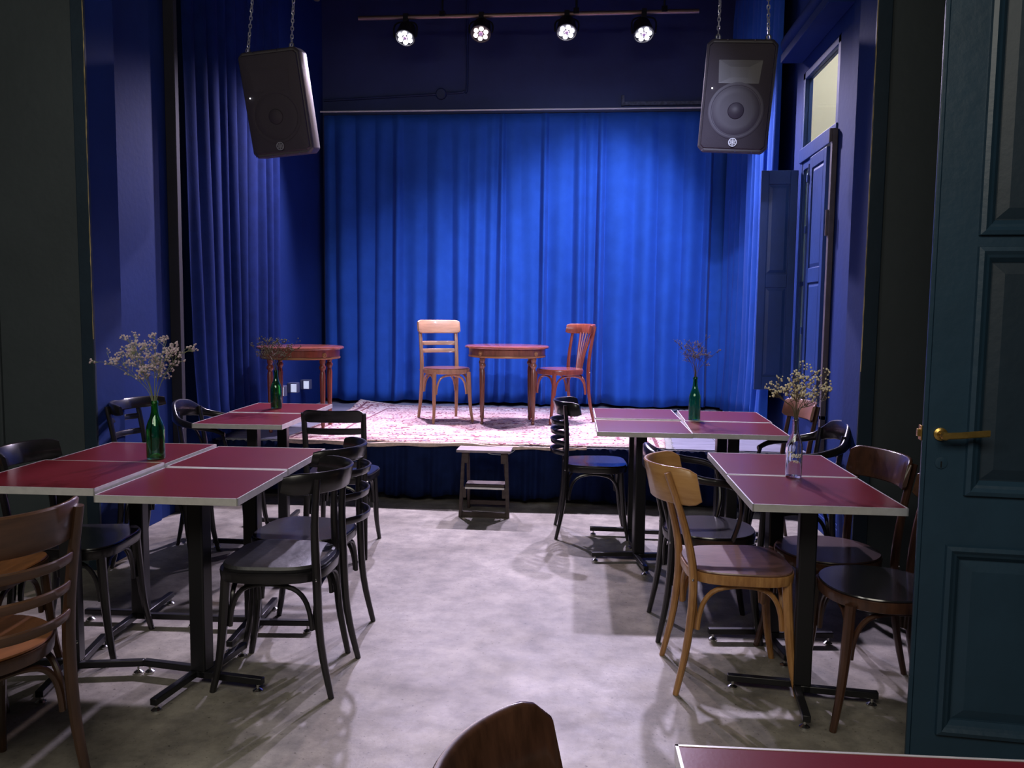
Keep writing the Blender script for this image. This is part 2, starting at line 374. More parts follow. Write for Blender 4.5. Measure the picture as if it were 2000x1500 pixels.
# ---------------- window 1
gx = RX+.03
wf = MB()
wf.box(gx-.03, gx+.03, WY0, WY0+.055, WZ0, WZ1); wf.box(gx-.03, gx+.03, WY1-.055, WY1, WZ0, WZ1)
wf.box(gx-.03, gx+.03, WY0, WY1, WZ1-.05, WZ1); wf.box(gx-.03, gx+.03, WY0, WY1, WZ0, WZ0+.05); wf.box(gx-.04, gx+.04, WY0, WY1, 2.46, 2.56)
win = struct(wf.build('window_1', M['shutter'], bevel=.004))
MB().box(gx-.004, gx+.004, WY0+.055, WY1-.055, 2.56, WZ1-.05).build('pane', M['pane'], win, smooth=False)
c = MB()   # casement: stiles, rails, one glazing bar
c.box(gx-.025, gx+.02, 6.02, 6.07, WZ0+.05, 2.46); c.box(gx-.025, gx+.02, 6.26, 6.285, WZ0+.05, 2.46)
c.box(gx-.025, gx+.02, 6.07, 6.26, WZ0+.05, WZ0+.11); c.box(gx-.025, gx+.02, 6.07, 6.26, 2.40, 2.46); c.box(gx-.022, gx+.015, 6.07, 6.26, 1.57, 1.60)
c.build('casement', M['shutter'], win, bevel=.004)
MB().box(gx-.004, gx+.004, 6.07, 6.26, WZ0+.11, 1.57).build('pane', M['frost'], win, smooth=False)
MB().box(gx-.004, gx+.004, 6.07, 6.26, 1.60, 2.40).build('pane', M['frost'], win, smooth=False)
s = MB(); s.box(RX-.035, RX+.05, WY0-.03, WY1+.0, WZ0-.03, WZ0); s.build('window_sill', M['shutter'], win, bevel=.004)
# espagnolette rod with guides on the closed casement
e = MB(); e.tube([(RX-.025, 5.98, .85), (RX-.025, 5.98, 2.4)], .008, 8, 1)
for z in (.95, 1.25, 1.95, 2.3): e.cbox((RX-.025, 5.98, z), (.028, .03, .05))
e.build('espagnolette_rod', M['shutter'], win, bevel=.002)
# post with worn hinge in front of the near jamb
p = MB(); p.box(RX-.035, RX-.002, WY0-.03, WY0+.012, 0, 2.52); win_post = p.build('jamb_post', M['jamb'], win, bevel=.004)
h = MB(); h.tube([(RX-.040, WY0-.01, 1.86), (RX-.040, WY0-.01, 2.02)], .014, 10, 1); h.tube([(RX-.040, WY0-.01, 2.44), (RX-.040, WY0-.01, 2.52)], .012, 10, 1)
h.build('hinge', M['jamb'], win)

def panel_leaf(name, w, z0, z1, panels, m, parent=None, t=.028, stile=.055):
    """leaf in local x 0..w, thickness along y, raised-and-fielded panels as children"""
    mb = MB(); zs = [z0]+[v for pr in panels for v in pr]+[z1]
    mb.box(0, stile, -t/2, t/2, z0, z1); mb.box(w-stile, w, -t/2, t/2, z0, z1)
    for i in range(0, len(zs), 2): mb.box(stile, w-stile, -t/2, t/2, zs[i], zs[i+1])
    o = mb.build(name, m, parent, bevel=.003)
    for a, b in panels:
        q = MB(); q.box(stile-.002, w-stile+.002, -t*.15, t*.15, a-.002, b+.002)
        for sg in (-1, 1):
            i = .022; y0 = sg*t*.15; y1 = sg*t*.36
            vs = [(stile+.008, y0, a+.008), (w-stile-.008, y0, a+.008), (w-stile-.008, y0, b-.008), (stile+.008, y0, b-.008),
                  (stile+i+.006, y1, a+i+.006), (w-stile-i-.006, y1, a+i+.006), (w-stile-i-.006, y1, b-i-.006), (stile+i+.006, y1, b-i-.006)]
            q.add(vs, [(0,1,5,4),(1,2,6,5),(2,3,7,6),(3,0,4,7),(4,5,6,7)] if sg < 0 else [(1,0,4,5),(2,1,5,6),(3,2,6,7),(0,3,7,4),(7,6,5,4)])
        q.build('panel', m, o, smooth=False)
    return o
# closed panelled leaf of the window, and the open shutter standing into the room
lf = panel_leaf('shutter_leaf', .40, WZ0+.06, 2.44, [(WZ0+.14, 1.58), (1.68, 2.36)], M['shutter'], win, .03, .06)
lf.location = (RX-.01, 5.57, 0); lf.rotation_euler = (0, 0, PI/2)
sh = panel_leaf('window_shutter', .262, .80, 2.41, [(.90, 1.56), (1.66, 2.31)], M['shutter'])
sh.location = (RX-.018, 6.31, 0); sh.rotation_euler = (0, 0, R(178))
tag(sh, 'blue panelled window shutter folded open into the room beside the right curtain', 'shutter')
# rounded roller-blind housing over the window
rb = MB(); rb.tube([(RX-.085, 5.15, 3.33), (RX-.085, 6.4, 3.33)], .075, 24, 1); 
hb = rb.build('roller_blind_housing', M['wallblue']); tag(hb, 'rounded dark blue roller housing on the wall above the tall window', 'blind box')
bm_ = MB(); bm_.box(RX-.16, RX-.003, 5.17, 6.38, 3.19, 3.25); bm_.build('bottom_board', M['wallblue'], hb, bevel=.004)
en = MB(); en.tube([(RX-.085, 5.13, 3.33), (RX-.085, 5.15, 3.33)], .08, 24, 1); en.build('end_cap', M['backwall'], hb)

# ================================================================== STAGE
SY, SZ = 5.78, .42
st = empty('stage_platform', 'low stage platform across the back of the room with a gathered navy skirt', 'stage', (-.6, SY, 0))
def local(o, parent):            # keep world placement for a child of an unrotated empty
    o.parent = parent; o.location = Vector(o.location)-Vector(parent.location); return o
local(MB().box(LX+.02, RX-.01, SY+.06, YB-.03, .0, SZ-.032).build('stage_core', M['deckdark'], smooth=False), st)
x = LX+.02; i = 0
while x < RX-.02:                # deck boards
    x2 = min(x+.61, RX-.01)
    local(MB().box(x+.002, x2-.002, SY, YB-.03, SZ-.03, SZ).build('deck_panel', M['deck'], bevel=.002), st); x = x2
def skirt():
    random.seed(11); n = 900; rows = 8; vs = []; fs = []
    x0, x1 = LX+.03, RX-.06; ph = [random.uniform(0, 6) for _ in range(6)]
    for j in range(rows+1):
        v = j/rows
        for i in range(n+1):
            u = x0+(x1-x0)*i/n
            a = .3+.7*v
            f = .010*math.sin(u*62+2*math.sin(u*7+ph[0]))+.012*a*math.sin(u*27+3*math.sin(u*3+ph[1]))+.008*a*math.sin(u*95+ph[2]+v)
            z = SZ-.012 - v*(SZ-.012-.045) + (.006*math.sin(u*40+ph[3])+.010*math.sin(u*9+ph[4]))*(v)
            if j == 0: z += .004*math.sin(u*130+ph[5])+.003*math.sin(u*57)
            vs.append((u, SY-.028-.012*v+f, z))
    for j in range(rows):
        for i in range(n):
            a = j*(n+1)+i; fs.append((a, a+n+1, a+n+2, a+1))
    mb = MB(); mb.add(vs, fs); o = mb.build('skirt', M['skirt'], ang=80)
    sm = o.modifiers.new('thickness', 'SOLIDIFY'); sm.thickness = .003
    return o
local(skirt(), st)
random.seed(3)
fr = MB(); u = LX+.1                                 # frayed light thread along the deck edge
pts = []
while u < RX-.1:
    pts.append((u, SY-.035+random.uniform(-.004, .004), SZ-.004+random.uniform(-.003, .003))); u += .02
fr.tube(pts, .0016, 4, 1); local(fr.build('frayed_edge', M['cable']), st)

# rug draped over the front edge
RX0, RX1, RY0, RY1 = -2.20, .56, SY-.02, 8.0
def rug():
    random.seed(8); cx, cy = (RX0+RX1)/2, (RY0+RY1)/2; nx, ny = 90, 70; vs = []; fs = []
    for j in range(ny+1):
        for i in range(nx+1):
            u, v = i/nx, j/ny; x = RX0+(RX1-RX0)*u + .03*math.sin(v*5); y = RY0+(RY1-RY0)*v+.012*math.sin(u*9)
            z = .004*math.sin(x*6+1)*math.sin(y*5)+.003*math.sin(x*17+y*9)
            zz = .008+max(0, z)
            if u < .12 and v > .85: zz += .05*(1-u/.12)*((v-.85)/.15)
            vs.append((x-cx, y-cy, zz))
    for j in range(ny):
        for i in range(nx):
            a = j*(nx+1)+i; fs.append((a, a+1, a+nx+2, a+nx+1))
    mb = MB(); mb.add(vs, fs); o = mb.build('oriental_rug', rug_mat((RX1-RX0)/2, (RY1-RY0)/2), ang=80)
    o.location = (cx, cy, SZ); s = o.modifiers.new('thickness', 'SOLIDIFY'); s.thickness = .007; s.offset = -1
    # rolled tan front edge
    e = MB(); pts = []; rr = []
    for i in range(61):
        u = i/60; x = RX0+(RX1-RX0-.55)*u; pts.append((x-cx, RY0-cy-.022+.012*math.sin(u*9*.8), -.008+.008*math.sin(x*5)+.004*math.sin(x*13))); rr.append(.019*(1-.45*u)+.002*math.sin(x*21))
    e.tube(pts, rr, 8, 1, flat=.8); e.build('folded_edge', M['fringe'], o)
    f = MB(); x = 0
    for i in range(170):
        y = RY0+(RY1-RY0)*i/170-cy
        f.box(RX1-cx+.03*math.sin(i/170*5)-.01, RX1-cx+.03*math.sin(i/170*5)+.05+random.uniform(-.01, .01), y, y+.006, .001, .004)
    stuff(f.build('fringe', M['cable'], o, smooth=False))
    return tag(o, 'large worn oriental rug in cream, pink and purple covering the stage', 'rug')
rug()

# ================================================================== CURTAINS
def curtain(path, z0, z1, seed, m, amp=.05, wmin=.07, wmax=.2, rows=26, dens=260, hem=.02, gather=None, name='curtain', pinch=True):
    """hang cloth along a ground polyline; folds of random width deepen downwards"""
    rnd = random.Random(seed); P = [Vector((*p, 0)) for p in path]
    seg = [(P[i+1]-P[i]).length for i in range(len(P)-1)]; Lt = sum(seg)
    def at(s):
        for i, l in enumerate(seg):
            if s <= l or i == len(seg)-1:
                t = (P[i+1]-P[i]).normalized(); return P[i]+t*s, Vector((t.y, -t.x, 0))
            s -= l
    b = [0]
    while b[-1] < Lt: b.append(b[-1]+rnd.uniform(wmin, wmax))
    dep = [rnd.uniform(.45, 1.0) for _ in b]; dr = [rnd.uniform(-1, 1) for _ in b]; sk = [rnd.uniform(-.3, .3) for _ in b]
    n = int(Lt*dens); vs = []; fs = []; ph = [rnd.uniform(0, 6) for _ in range(8)]
    for j in range(rows+1):
        v = j/rows; z = z1+(z0-z1)*v
        bb = [x+dr[i]*.035*v for i, x in enumerate(b)]
        k = 0
        for i in range(n+1):
            s = Lt*i/n
            while k < len(bb)-2 and s > bb[k+1]: k += 1
            f = (s-bb[k])/max(1e-4, bb[k+1]-bb[k]); f = min(1, max(0, f))
            f = f**(1+sk[k]) if f > 0 else 0
            a = amp*(.35+.65*v**.6)*dep[k]
            if pinch and v < .06: a *= .6
            y = a*max(0, math.sin(PI*f))**1.25 + .35*amp*math.sin(s*4.1+ph[0])*v + .1*amp*math.sin(s*31+ph[1]+v*3)*(v+.2)
            y += .12*amp*math.sin(s*11+v*9+ph[2])*v*v + (.5*amp*max(0, v-.86)/.14*math.sin(s*8+ph[3])**2)
            sx = s
            if gather:   # (centre fraction, squeeze at bottom)
                c = gather[0]*Lt; sx = s+(c-s)*gather[1]*v**1.5
            q, nn = at(min(Lt, max(0, sx)))
            zz = z+(hem*(math.sin(s*7+ph[4])*.5+.5)*(v**8))
            vs.append((q.x+nn.x*y, q.y+nn.y*y, zz))
    for j in range(rows):
        for i in range(n):
            a = j*(n+1)+i; fs.append((a, a+n+1, a+n+2, a+1))
    mb = MB(); mb.add(vs, fs); o = mb.build(name, m, ang=89)
    sm = o.modifiers.new('thickness', 'SOLIDIFY'); sm.thickness = .004
    return o
bc = curtain([(-2.66, 8.26), (1.40, 8.26)], SZ+.02, 3.29, 21, M['velvet'], amp=.105, wmin=.07, wmax=.28, name='back_curtain')
tag(bc, 'wide royal blue velvet curtain hanging in pleats behind the stage', 'curtain')
tr = MB(); tr.tube([(-2.68, 8.20, 3.315), (1.42, 8.20, 3.315)], .008, 6, 1); tr.build('curtain_track', M['railwhite'], bc)
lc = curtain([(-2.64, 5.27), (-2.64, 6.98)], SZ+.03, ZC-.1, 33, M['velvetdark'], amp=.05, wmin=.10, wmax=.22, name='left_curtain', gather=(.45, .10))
tag(lc, 'dark blue curtain gathered along the left wall beside the stage', 'curtain')
rc = curtain([(1.44, 6.62), (1.33, 8.12)], SZ+.02, ZC-.1, 57, M['velvet'], amp=-.06, wmin=.09, wmax=.17, name='right_curtain')
tag(rc, 'dark blue curtain hanging beside the window at the right of the stage', 'curtain')

# back wall fittings
cd = MB(); yb = YB-.012
cd.tube([(-1.24, yb, 4.45), (-1.24, yb, 3.62), (-1.27, yb, 3.545), (-1.34, yb, 3.53), (-1.45, yb, 3.53)], .012, 8, 4)
cd.tube([(-1.50, yb, 3.52), (-2.70, yb, 3.47)], .012, 8, 1)
co = cd.build('wall_conduit', M['conduit']); tag(co, 'painted cable conduit running across the wall above the curtain', 'conduit')
j = MB(); j.lathe([(.055, 0), (.055, .025), (.045, .032)], 24); jb = j.build('junction_box', M['conduit'], co, mtx=Matrix.Translation((-1.5, YB-.002, 3.52)) @ Matrix.Rotation(R(90), 4, 'X'))
ct = MB(); ct.box(.30, 1.40, YB-.035, YB-.002, 3.385, 3.42); ct.box(.29, .32, YB-.04, YB-.002, 3.38, 3.48)
o = ct.build('wall_batten', mat('chipped_batten', (.09, .10, .17), .6, var=.5, vscale=30), bevel=.002); tag(o, 'short chipped batten fixed just above the right end of the curtain track', 'batten')

# ================================================================== RIG
bz, by = 3.995, 7.6
bar = MB(); bar.tube([(-2.12, by, bz), (.92, by, bz)], .020, 12, 1)
bar = bar.build('lighting_bar', M['steelbar']); tag(bar, 'steel lighting bar hung under the ceiling above the stage', 'lighting bar')
for xx in (-1.35, -.15, .62):
    q = MB(); q.tube([(xx, by, bz+.015), (xx, by, ZC)], .010, 8, 1); q.cbox((xx, by, bz+.02), (.05, .055, .05)); q.build('hanger', M['blackmetal'], bar, bevel=.003)
def par(x, z, yaw, pitch, label, energy, col, lens, dim=False):
    t = empty('stage_spotlight', label, 'spotlight', (x, by, bz), 0, 'LED spotlights on the lighting bar')
    mt = Matrix.Translation((0, -.03, z-bz)) @ Matrix.Rotation(yaw, 4, 'Z') @ Matrix.Rotation(R(90)+pitch, 4, 'X')
    MB().lathe([(.045, -.13), (.075, -.12), (.088, -.02), (.092, .0), (.092, .012), (.084, .012), (.082, .002)], 24).build('housing', M['parbody'], t, mtx=mt)
    y = MB(); y.tube([(-.1, -.03, z-bz), (-.105, -.02, -.09), (-.06, 0, -.045), (.06, 0, -.045), (.105, -.02, -.09), (.1, -.03, z-bz)], .008, 6, 3)
    y.cbox((0, 0, -.01), (.045, .05, .075)); y.build('yoke', M['parbody'], t)
    for k in range(7):
        r_ = 0 if k == 6 else .050; a = k*PI/3+.3
        l = MB(); l.lathe([(.0195, .004), (.0195, .012), (.015, .017), (.006, .019)], 12, (r_*math.cos(a), r_*math.sin(a), 0))
        l.build('lens', M['lensdim'] if k == 6 else lens, t, mtx=mt)
    dirv = (Matrix.Rotation(yaw, 4, 'Z') @ Matrix.Rotation(R(90)+pitch, 4, 'X')) @ Vector((0, 0, 1))
    p = Vector((x, by-.03, z))+dirv*.06
    s = spot('spotlight_beam', p, p+dirv, energy, col, 84, .75, .05)
LAV = (.80, .70, 1.0)
PW = 740
par(-1.683, 3.811, R(-8), R(57), 'lit LED spotlight at the left end of the lighting bar', PW, LAV, M['lens'])
par(-.997, 3.834, R(-2), R(54), 'dimmer pinkish LED spotlight, second from the left on the bar', PW*.35, (1, .75, .8), M['lenswarm'])
par(-.232, 3.833, R(2), R(57), 'bright LED spotlight right of the middle of the bar, third along', PW, LAV, M['lens'])
par(.444, 3.803, R(14), R(56), 'lit LED spotlight turned sideways at the right end of the bar', PW, LAV, M['lens'])
# two small brass globe lamps hanging near the ceiling on the left
for (x, y, z, lb) in ((-1.98, 6.0, 3.60, 'larger unlit brass globe lamp hanging left of the spotlights'), (-1.50, 6.2, 3.79, 'smaller brass globe lamp at the top edge, nearer the middle')):
    g = empty('globe_lamp', lb, 'lamp', (x, y, z), 0, 'brass globe lamps by the ceiling')
    MB().lathe([(.001, -.035), (.018, -.03), (.031, -.012), (.033, 0), (.028, .018), (.014, .032)], 16).build('globe', M['brass'], g)
    MB().lathe([(.014, .03), (.020, .035), (.020, .075), (.006, .08)], 12).build('socket', M['brass'], g)
    MB().tube([(0, 0, .08), (0, 0, ZC-z)], .003, 6, 1).build('cord', M['blackmetal'], g)

# ================================================================== SPEAKERS
def speaker(x, y, z, yaw, tilt, label, lean=0, dark=False):
    t = empty('loudspeaker', label, 'loudspeaker', (x, y, z))
    w, h, dp = .212, .335, .33
    B = Matrix.Rotation(yaw, 4, 'Z') @ Matrix.Rotation(lean, 4, 'Y') @ Matrix.Rotation(tilt, 4, 'X')
    # trapezoid cabinet, front at -y
    def ring(yy, hw, hh, c=.03): return [(-hw+c, yy, -hh), (hw-c, yy, -hh), (hw, yy, -hh+c), (hw, yy, hh-c), (hw-c, yy, hh), (-hw+c, yy, hh), (-hw, yy, hh-c), (-hw, yy, -hh+c)]
    mb = MB(); mb.rings([ring(0, w-.012, h-.008), ring(.02, w, h), ring(.14, w, h), ring(.30, w*.72, h*.98), ring(dp, w*.6, h*.92)])
    mb.build('cabinet', M['cabinet'], t, bevel=.006, mtx=B)
    g = MB()   # slightly bowed steel grille
    rings = []
    for yy, k in ((-.001, .95), (-.014, .93), (-.020, .86), (-.023, .5), (-.024, .05)):
        rings.append([(a*k/1.0, yy, b*k) for a, _, b in ring(0, w-.006, h-.006, .02)])
    g.rings(rings); g.build('grille', M['grille'], t, mtx=B)
    c = MB(); Z = -.085      # woofer seen as rings under the mesh
    c.lathe([(.165, .020), (.168, .0255), (.160, .027), (.150, .0262), (.148, .0245)], 48)
    c.lathe([(.146, .0235), (.142, .0252), (.10, .0246), (.052, .0242)], 48); c.lathe([(.050, .024), (.046, .030), (.028, .037), (.008, .040)], 32)
    c.build('woofer', M['grille'] if dark else mat('woofer_cone', (.040, .031, .050), .5), t, mtx=B @ Matrix.Translation((0, 0, Z)) @ Matrix.Rotation(R(90), 4, 'X'))
    hn = MB(); hn.add([(-.12, -.026, .075), (.12, -.026, .075), (.13, -.026, .21), (-.13, -.026, .21), (-.05, -.024, .11), (.05, -.024, .11), (.055, -.024, .17), (-.055, -.024, .17)],
                      [(0,1,5,4),(1,2,6,5),(2,3,7,6),(3,0,4,7),(4,5,6,7)]); hn.build('horn', M['grille'] if dark else mat('horn_plastic', (.042, .036, .045), .42), t, mtx=B, smooth=False)
    l = MB(); lm = B @ Matrix.Translation((0, -.030, -.272)) @ Matrix.Rotation(R(90), 4, 'X')
    l.rings([[(r_*math.cos(a*PI/16), r_*math.sin(a*PI/16), zz) for a in range(32)] for r_, zz in ((.026, 0), (.026, .004), (.0215, .004), (.0215, 0))], closed=True)
    for k in range(3):
        a = k*PI/3+PI/6; m2 = Matrix.Rotation(a, 4, 'Z'); l.box(-.022, .022, -.0016, .0016, 0, .004, m2)
        for e in (-1, 1):
            for s2 in (-1, 1): l.box(e*.008 if e > 0 else -.018, .018 if e > 0 else -.008, s2*.0045-.0009, s2*.0045+.0009, 0, .0038, m2)
    l.build('badge', M['logo'], t, smooth=False, mtx=lm)
    MB().ball((-.155, -.026, .045), .0045, 8, 6).build('status_lamp', M['led'], t, mtx=B)
    sc = MB()
    for sx in (-.18, -.07, .02, .12, .18): sc.ball((sx, -.02, -.325), .004, 6, 4)
    for sx in (-.09, .07): sc.ball((sx, -.02, .325), .004, 6, 4)
    stuff(sc.build('grille_screws', M['chrome'], t, mtx=B))
    # chains up to the ceiling
    for sx, topx in ((-.15, -.10), (.15, .13)):
        a = B @ Vector((sx, .05, h)); b = Vector((topx+.02, .12, ZC-z))
        eye = MB(); eye.tube([(a.x-.012, a.y, a.z), (a.x-.014, a.y, a.z+.02), (a.x, a.y, a.z+.032), (a.x+.014, a.y, a.z+.02), (a.x+.012, a.y, a.z)], .004, 6, 3); eye.build('eye_bolt', M['chrome'], t)
        ch = MB(); L_ = (b-a).length; dr = (b-a).normalized(); n = int(L_/.026)
        for k in range(n):
            c0 = a+dr*(k*.026+.02); q = dr.to_track_quat('Z', 'Y').to_matrix().to_4x4(); tw = Matrix.Rotation(PI/2*(k % 2)+k*.15, 4, 'Z')
            pts = [Matrix.Translation(c0) @ q @ tw @ Vector((px, 0, pz)) for px, pz in ((-.008, -.009), (-.008, .009), (0, .018), (.008, .009), (.008, -.009), (0, -.018))]
            ch.tube(pts, .0034, 5, 1, closed=True)
        stuff(ch.build('chain', M['chain'], t))
    return t
speaker(.895, 5.35, 2.70, R(-8), R(9), 'loudspeaker hanging on chains at the right, its woofer and round badge lit purple', R(4))
speaker(-2.075, 5.42, 2.71, R(-2), R(10), 'loudspeaker hanging on chains at the left in front of the curtain, brown and unlit', R(-5), True)

# ================================================================== CAFE TABLES
def table_proto():
    t = bpy.data.objects.new('cafe_table', None); COL.objects.link(t)
    W = .244
    MB().box(-W+.004, W-.004, -W+.004, W-.004, -.022, 0).build('tabletop', M['red'], t, bevel=.0006)
    e = MB()
    for k in range(4):
        m_ = Matrix.Rotation(k*PI/2, 4, 'Z'); e.box(-W, W, W-.0045, W, -.024, .0008, m_)
    e.build('metal_edge', M['alu'], t, smooth=False)
    pl = MB(); pl.box(-.12, .12, -.12, .12, -.030, -.0225); pl.build('mounting_plate', M['blackmetal'], t, bevel=.002)
    return t
def cafe_table(cx, cy, top, rz, label, base_rz=None, group='red cafe tables with aluminium edges'):
    t = table_proto()
    t.location = (cx, cy, top); t.rotation_euler = (0, 0, rz)
    t['label'] = label; t['category'] = 'table'; t['group'] = group
    br = (base_rz or 0)-rz; z0 = -top
    Bm = Matrix.Rotation(br, 4, 'Z')
    MB().box(-.030, .030, -.030, .030, z0+.05, -.030).build('column', M['blackmetal'], t, bevel=.006, mtx=Bm)
    for k in range(4):
        m_ = Bm @ Matrix.Rotation(k*PI/2, 4, 'Z')
        a = MB(); a.box(-.030, .255, -.030, -.004, z0+.028, z0+.052); arm = a.build('base_arm', M['blackmetal'], t, bevel=.003, mtx=m_)
        f = MB(); f.lathe([(.018, z0), (.018, z0+.006), (.010, z0+.012), (.005, z0+.014), (.005, z0+.03)], 12, (.235, -.02, 0)); f.build('levelling_foot', M['chrome'], arm, mtx=m_)
    return t
T = [
 (-1.378, 2.806, .742, R(1.4), R(-8), 'red cafe table, front right one of the four pushed together on the left'),
 (-1.881, 2.82, .757, R(1.6), R(12), 'red cafe table, front left one of the four pushed together on the left'),
 (-1.392, 3.308, .744, R(1.2), R(5), 'red cafe table, back right one of the left four, beside the green bottle table'),
 (-1.900, 3.322, .748, R(1.8), R(3), 'red cafe table with the green bottle of mauve flowers on it'),
 (.785, 2.937, .750, R(.5), R(-6), 'red cafe table nearest the door, with the clear bottle on it'),
 (.783, 3.430, .752, R(.3), R(6), 'red cafe table behind the one with the clear bottle on the right'),
 (-1.850, 4.440, .750, R(2), R(0), 'near one of the two red tables by the left curtain'),
 (-1.870, 4.94, .752, R(2), R(4), 'red table by the left curtain with the far green bottle on it'),
 (.300, 4.492, .750, R(1), R(10), 'near left red table of the right-hand four in front of the stage'),
 (.294, 4.990, .758, R(1), R(0), 'far left red table of the right-hand four, close to the stage edge'),
 (.795, 4.505, .750, R(-1.5), R(-4), 'near right table of the four before the stage, holding a green bottle'),
 (.812, 5.005, .752, R(-1), R(5), 'far right red table of the four before the stage, without any bottle'),
 (-1.890, 1.965, .750, R(1), R(0), 'red table corner at the left picture edge, behind the brown slatted chair'),
 (.385, .905, .752, R(1.4), R(0), 'red table in the foreground at the bottom right corner'),
]
for a in T: cafe_table(a[0], a[1], a[2], a[3], a[5], a[4])

# ================================================================== CHAIRS
def outline(n, hw, hd, p, taper):
    out = []
    for i in range(n):
        a = 2*PI*i/n; c, s = math.cos(a), math.sin(a)
        x = hw*math.copysign(abs(c)**(2/p), c); y = hd*math.copysign(abs(s)**(2/p), s)
        out.append((x*(1+taper*y/hd), y))
    return out
def chair(label, loc, face, style, wood, seatm, railm=None, seat='square', h=.82, z=0, slats=3, top_h=.10, curve=.23, group=None, name=None, pad=False, rail_ext=58, seat_h=.45, rake=0, over=False):
    nm = name or {'slab': 'slab_back_chair', 'ladder': 'slat_back_chair', 'fan': 'fan_back_chair', 'arm': 'bentwood_armchair'}[style]
    t = empty(nm, label, 'chair', (loc[0], loc[1], z), R(face-90), group)
    railm = railm or wood; sh = seat_h
    p, tp = (2.15, .04) if seat == 'round' else (3.4, .09)
    hw = .198 if seat == 'round' else .192
    O = outline(48, hw, .195, p, tp)
    def rng(sc, zz): return [(x*sc, y*sc, zz) for x, y in O]
    MB().rings([rng(.94, sh-.046), rng(.985, sh-.042), rng(1, sh-.012), rng(.992, sh-.007), rng(.95, sh-.007)]).build('seat_frame', wood, t)
    if pad: MB().rings([rng(.93, sh-.0065), rng(.95, sh+.004), rng(.92, sh+.014), rng(.7, sh+.020), rng(.3, sh+.016), rng(.02, sh+.014)]).build('seat_pad', seatm, t)
    else: MB().rings([rng(.965, sh-.0065), rng(.975, sh-.003), rng(.965, sh+.001), rng(.85, sh+.0005), rng(.6, sh-.002), rng(.02, sh-.004)]).build('seat', seatm, t)
    bz_ = h-.02
    for s in (-1, 1):
        MB().tube([(s*.150, .150, sh-.03), (s*.155, .160, .27), (s*.160, .175, .12), (s*.172, .198, 0)], [.018, .0175, .014, .0115], 10, 4).build('leg', wood, t)
        if style == 'arm': pts = [(s*.172, -.225, 0), (s*.162, -.19, .20), (s*.157, -.175, sh-.02), (s*.158, -.19, .6), (s*.160, -.215, h-.06)]
        else: pts = [(s*.172, -.235, 0), (s*.162, -.195, .20), (s*.158, -.182, sh-.02), (s*.160, -.200-rake*.45, .62), (s*.163, -.240-rake, bz_)]
        MB().tube(pts, [.0125, .0165, .0185, .016, .0135 if style != 'ladder' else .015], 10, 4, flat=.85).build('rear_leg', wood, t)
        MB().ball((s*.177, -.186, sh-.026), .005, 6, 4).build('screw', M['chrome'], t)
    # bentwood braces under the seat: two sides, front and back
    def hoop(a, b):
        a = Vector(a); b = Vector(b); d_ = b-a; pts = []
        for f, zz in ((.03, .235), (.05, .29), (.11, .345), (.24, .382), (.5, .395), (.76, .382), (.89, .345), (.95, .29), (.97, .235)):
            q = a+d_*f; pts.append((q.x, q.y, zz*sh/.45))
        MB().tube(pts, .0092, 8, 3).build('brace', wood, t)
    hoop((.145, .15, 0), (.150, -.17, 0)); hoop((-.145, .15, 0), (-.150, -.17, 0)); hoop((-.14, .145, 0), (.14, .145, 0)); hoop((-.15, -.168, 0), (.15, -.168, 0))
    # curved members of the back
    def arcrail(nm_, zc, half, Rr, ext, yoff, thick, m, shape=None, n=22, lean=.22, parent=t):
        pts, nr, up, hs = [], [], [], []
        for i in range(n+1):
            a = R(-ext+2*ext*i/n); x = Rr*math.sin(a); y = -Rr*math.cos(a)
            k = y+Rr*math.cos(math.asin(min(.99, .16/Rr)))        # zero at the posts
            pts.append((x, yoff+k, zc)); nr.append((math.sin(a), -math.cos(a), 0)); up.append((0, -lean, 1))
            e = min(i, n-i)/n; hh = half*(1 if not shape else shape(i/n))
            if e < .06: hh *= .72+.28*(e/.06)
            hs.append(hh)
        return MB().strip(pts, nr, half, thick, up, hs).build(nm_, m, parent, ang=50)
    def ypost(zz):  # depth of the posts at a height
        q = [(sh-.02, -.182), (.62, -.200-rake*.45), (bz_, -.240-rake)]
        for (z0_, y0_), (z1_, y1_) in zip(q, q[1:]):
            if zz <= z1_: return y0_+(y1_-y0_)*(zz-z0_)/(z1_-z0_)
        return q[-1][1]
    if style == 'slab':
        zc = h-top_h/2; arcrail('top_rail', zc, top_h/2, curve, rail_ext, ypost(zc)+.020, .0075, railm)
    elif style == 'ladder':
        zc = h-top_h/2
        if over: arcrail('top_rail', zc, top_h/2, .34, 34, ypost(zc)+.022, .009, railm, lean=.25+rake*2)
        elif curve > .3: arcrail('top_rail', zc, top_h/2, curve, math.degrees(math.asin(.158/curve)), ypost(zc), .009, railm, shape=lambda u: .95-.06*math.cos((u-.5)*2.6)**2)
        else: arcrail('top_rail', zc, top_h/2, curve, rail_ext, ypost(zc)+.022, .009, railm)
        z0_, z1_ = (sh+.135, h-top_h-.085) if over else (sh+.07, h-top_h-.045)
        for k in range(slats):
            zz = z0_+(z1_-z0_)*k/max(1, slats-1)
            arcrail('slat', zz, .015 if slats > 2 else .018, curve*.92, math.degrees(math.asin(min(.9, .165/(curve*.92)))), ypost(zz)+.004, .006, railm)
    elif style == 'fan':
        zc = h-top_h/2; arcrail('top_rail', zc, top_h/2, .21, 64, ypost(zc)+.018, .011, railm)
        sp = MB()
        for k in range(5):
            u = (k-2)/2; sp.tube([(u*.035, -.19, sh-.015), (u*.05, -.215, .58), (u*.085, -.262, h-top_h+.01)], .0065 if abs(u) < 1 else .010, 6, 3)
        sp.build('fan_splat', railm, t)
    elif style == 'arm':
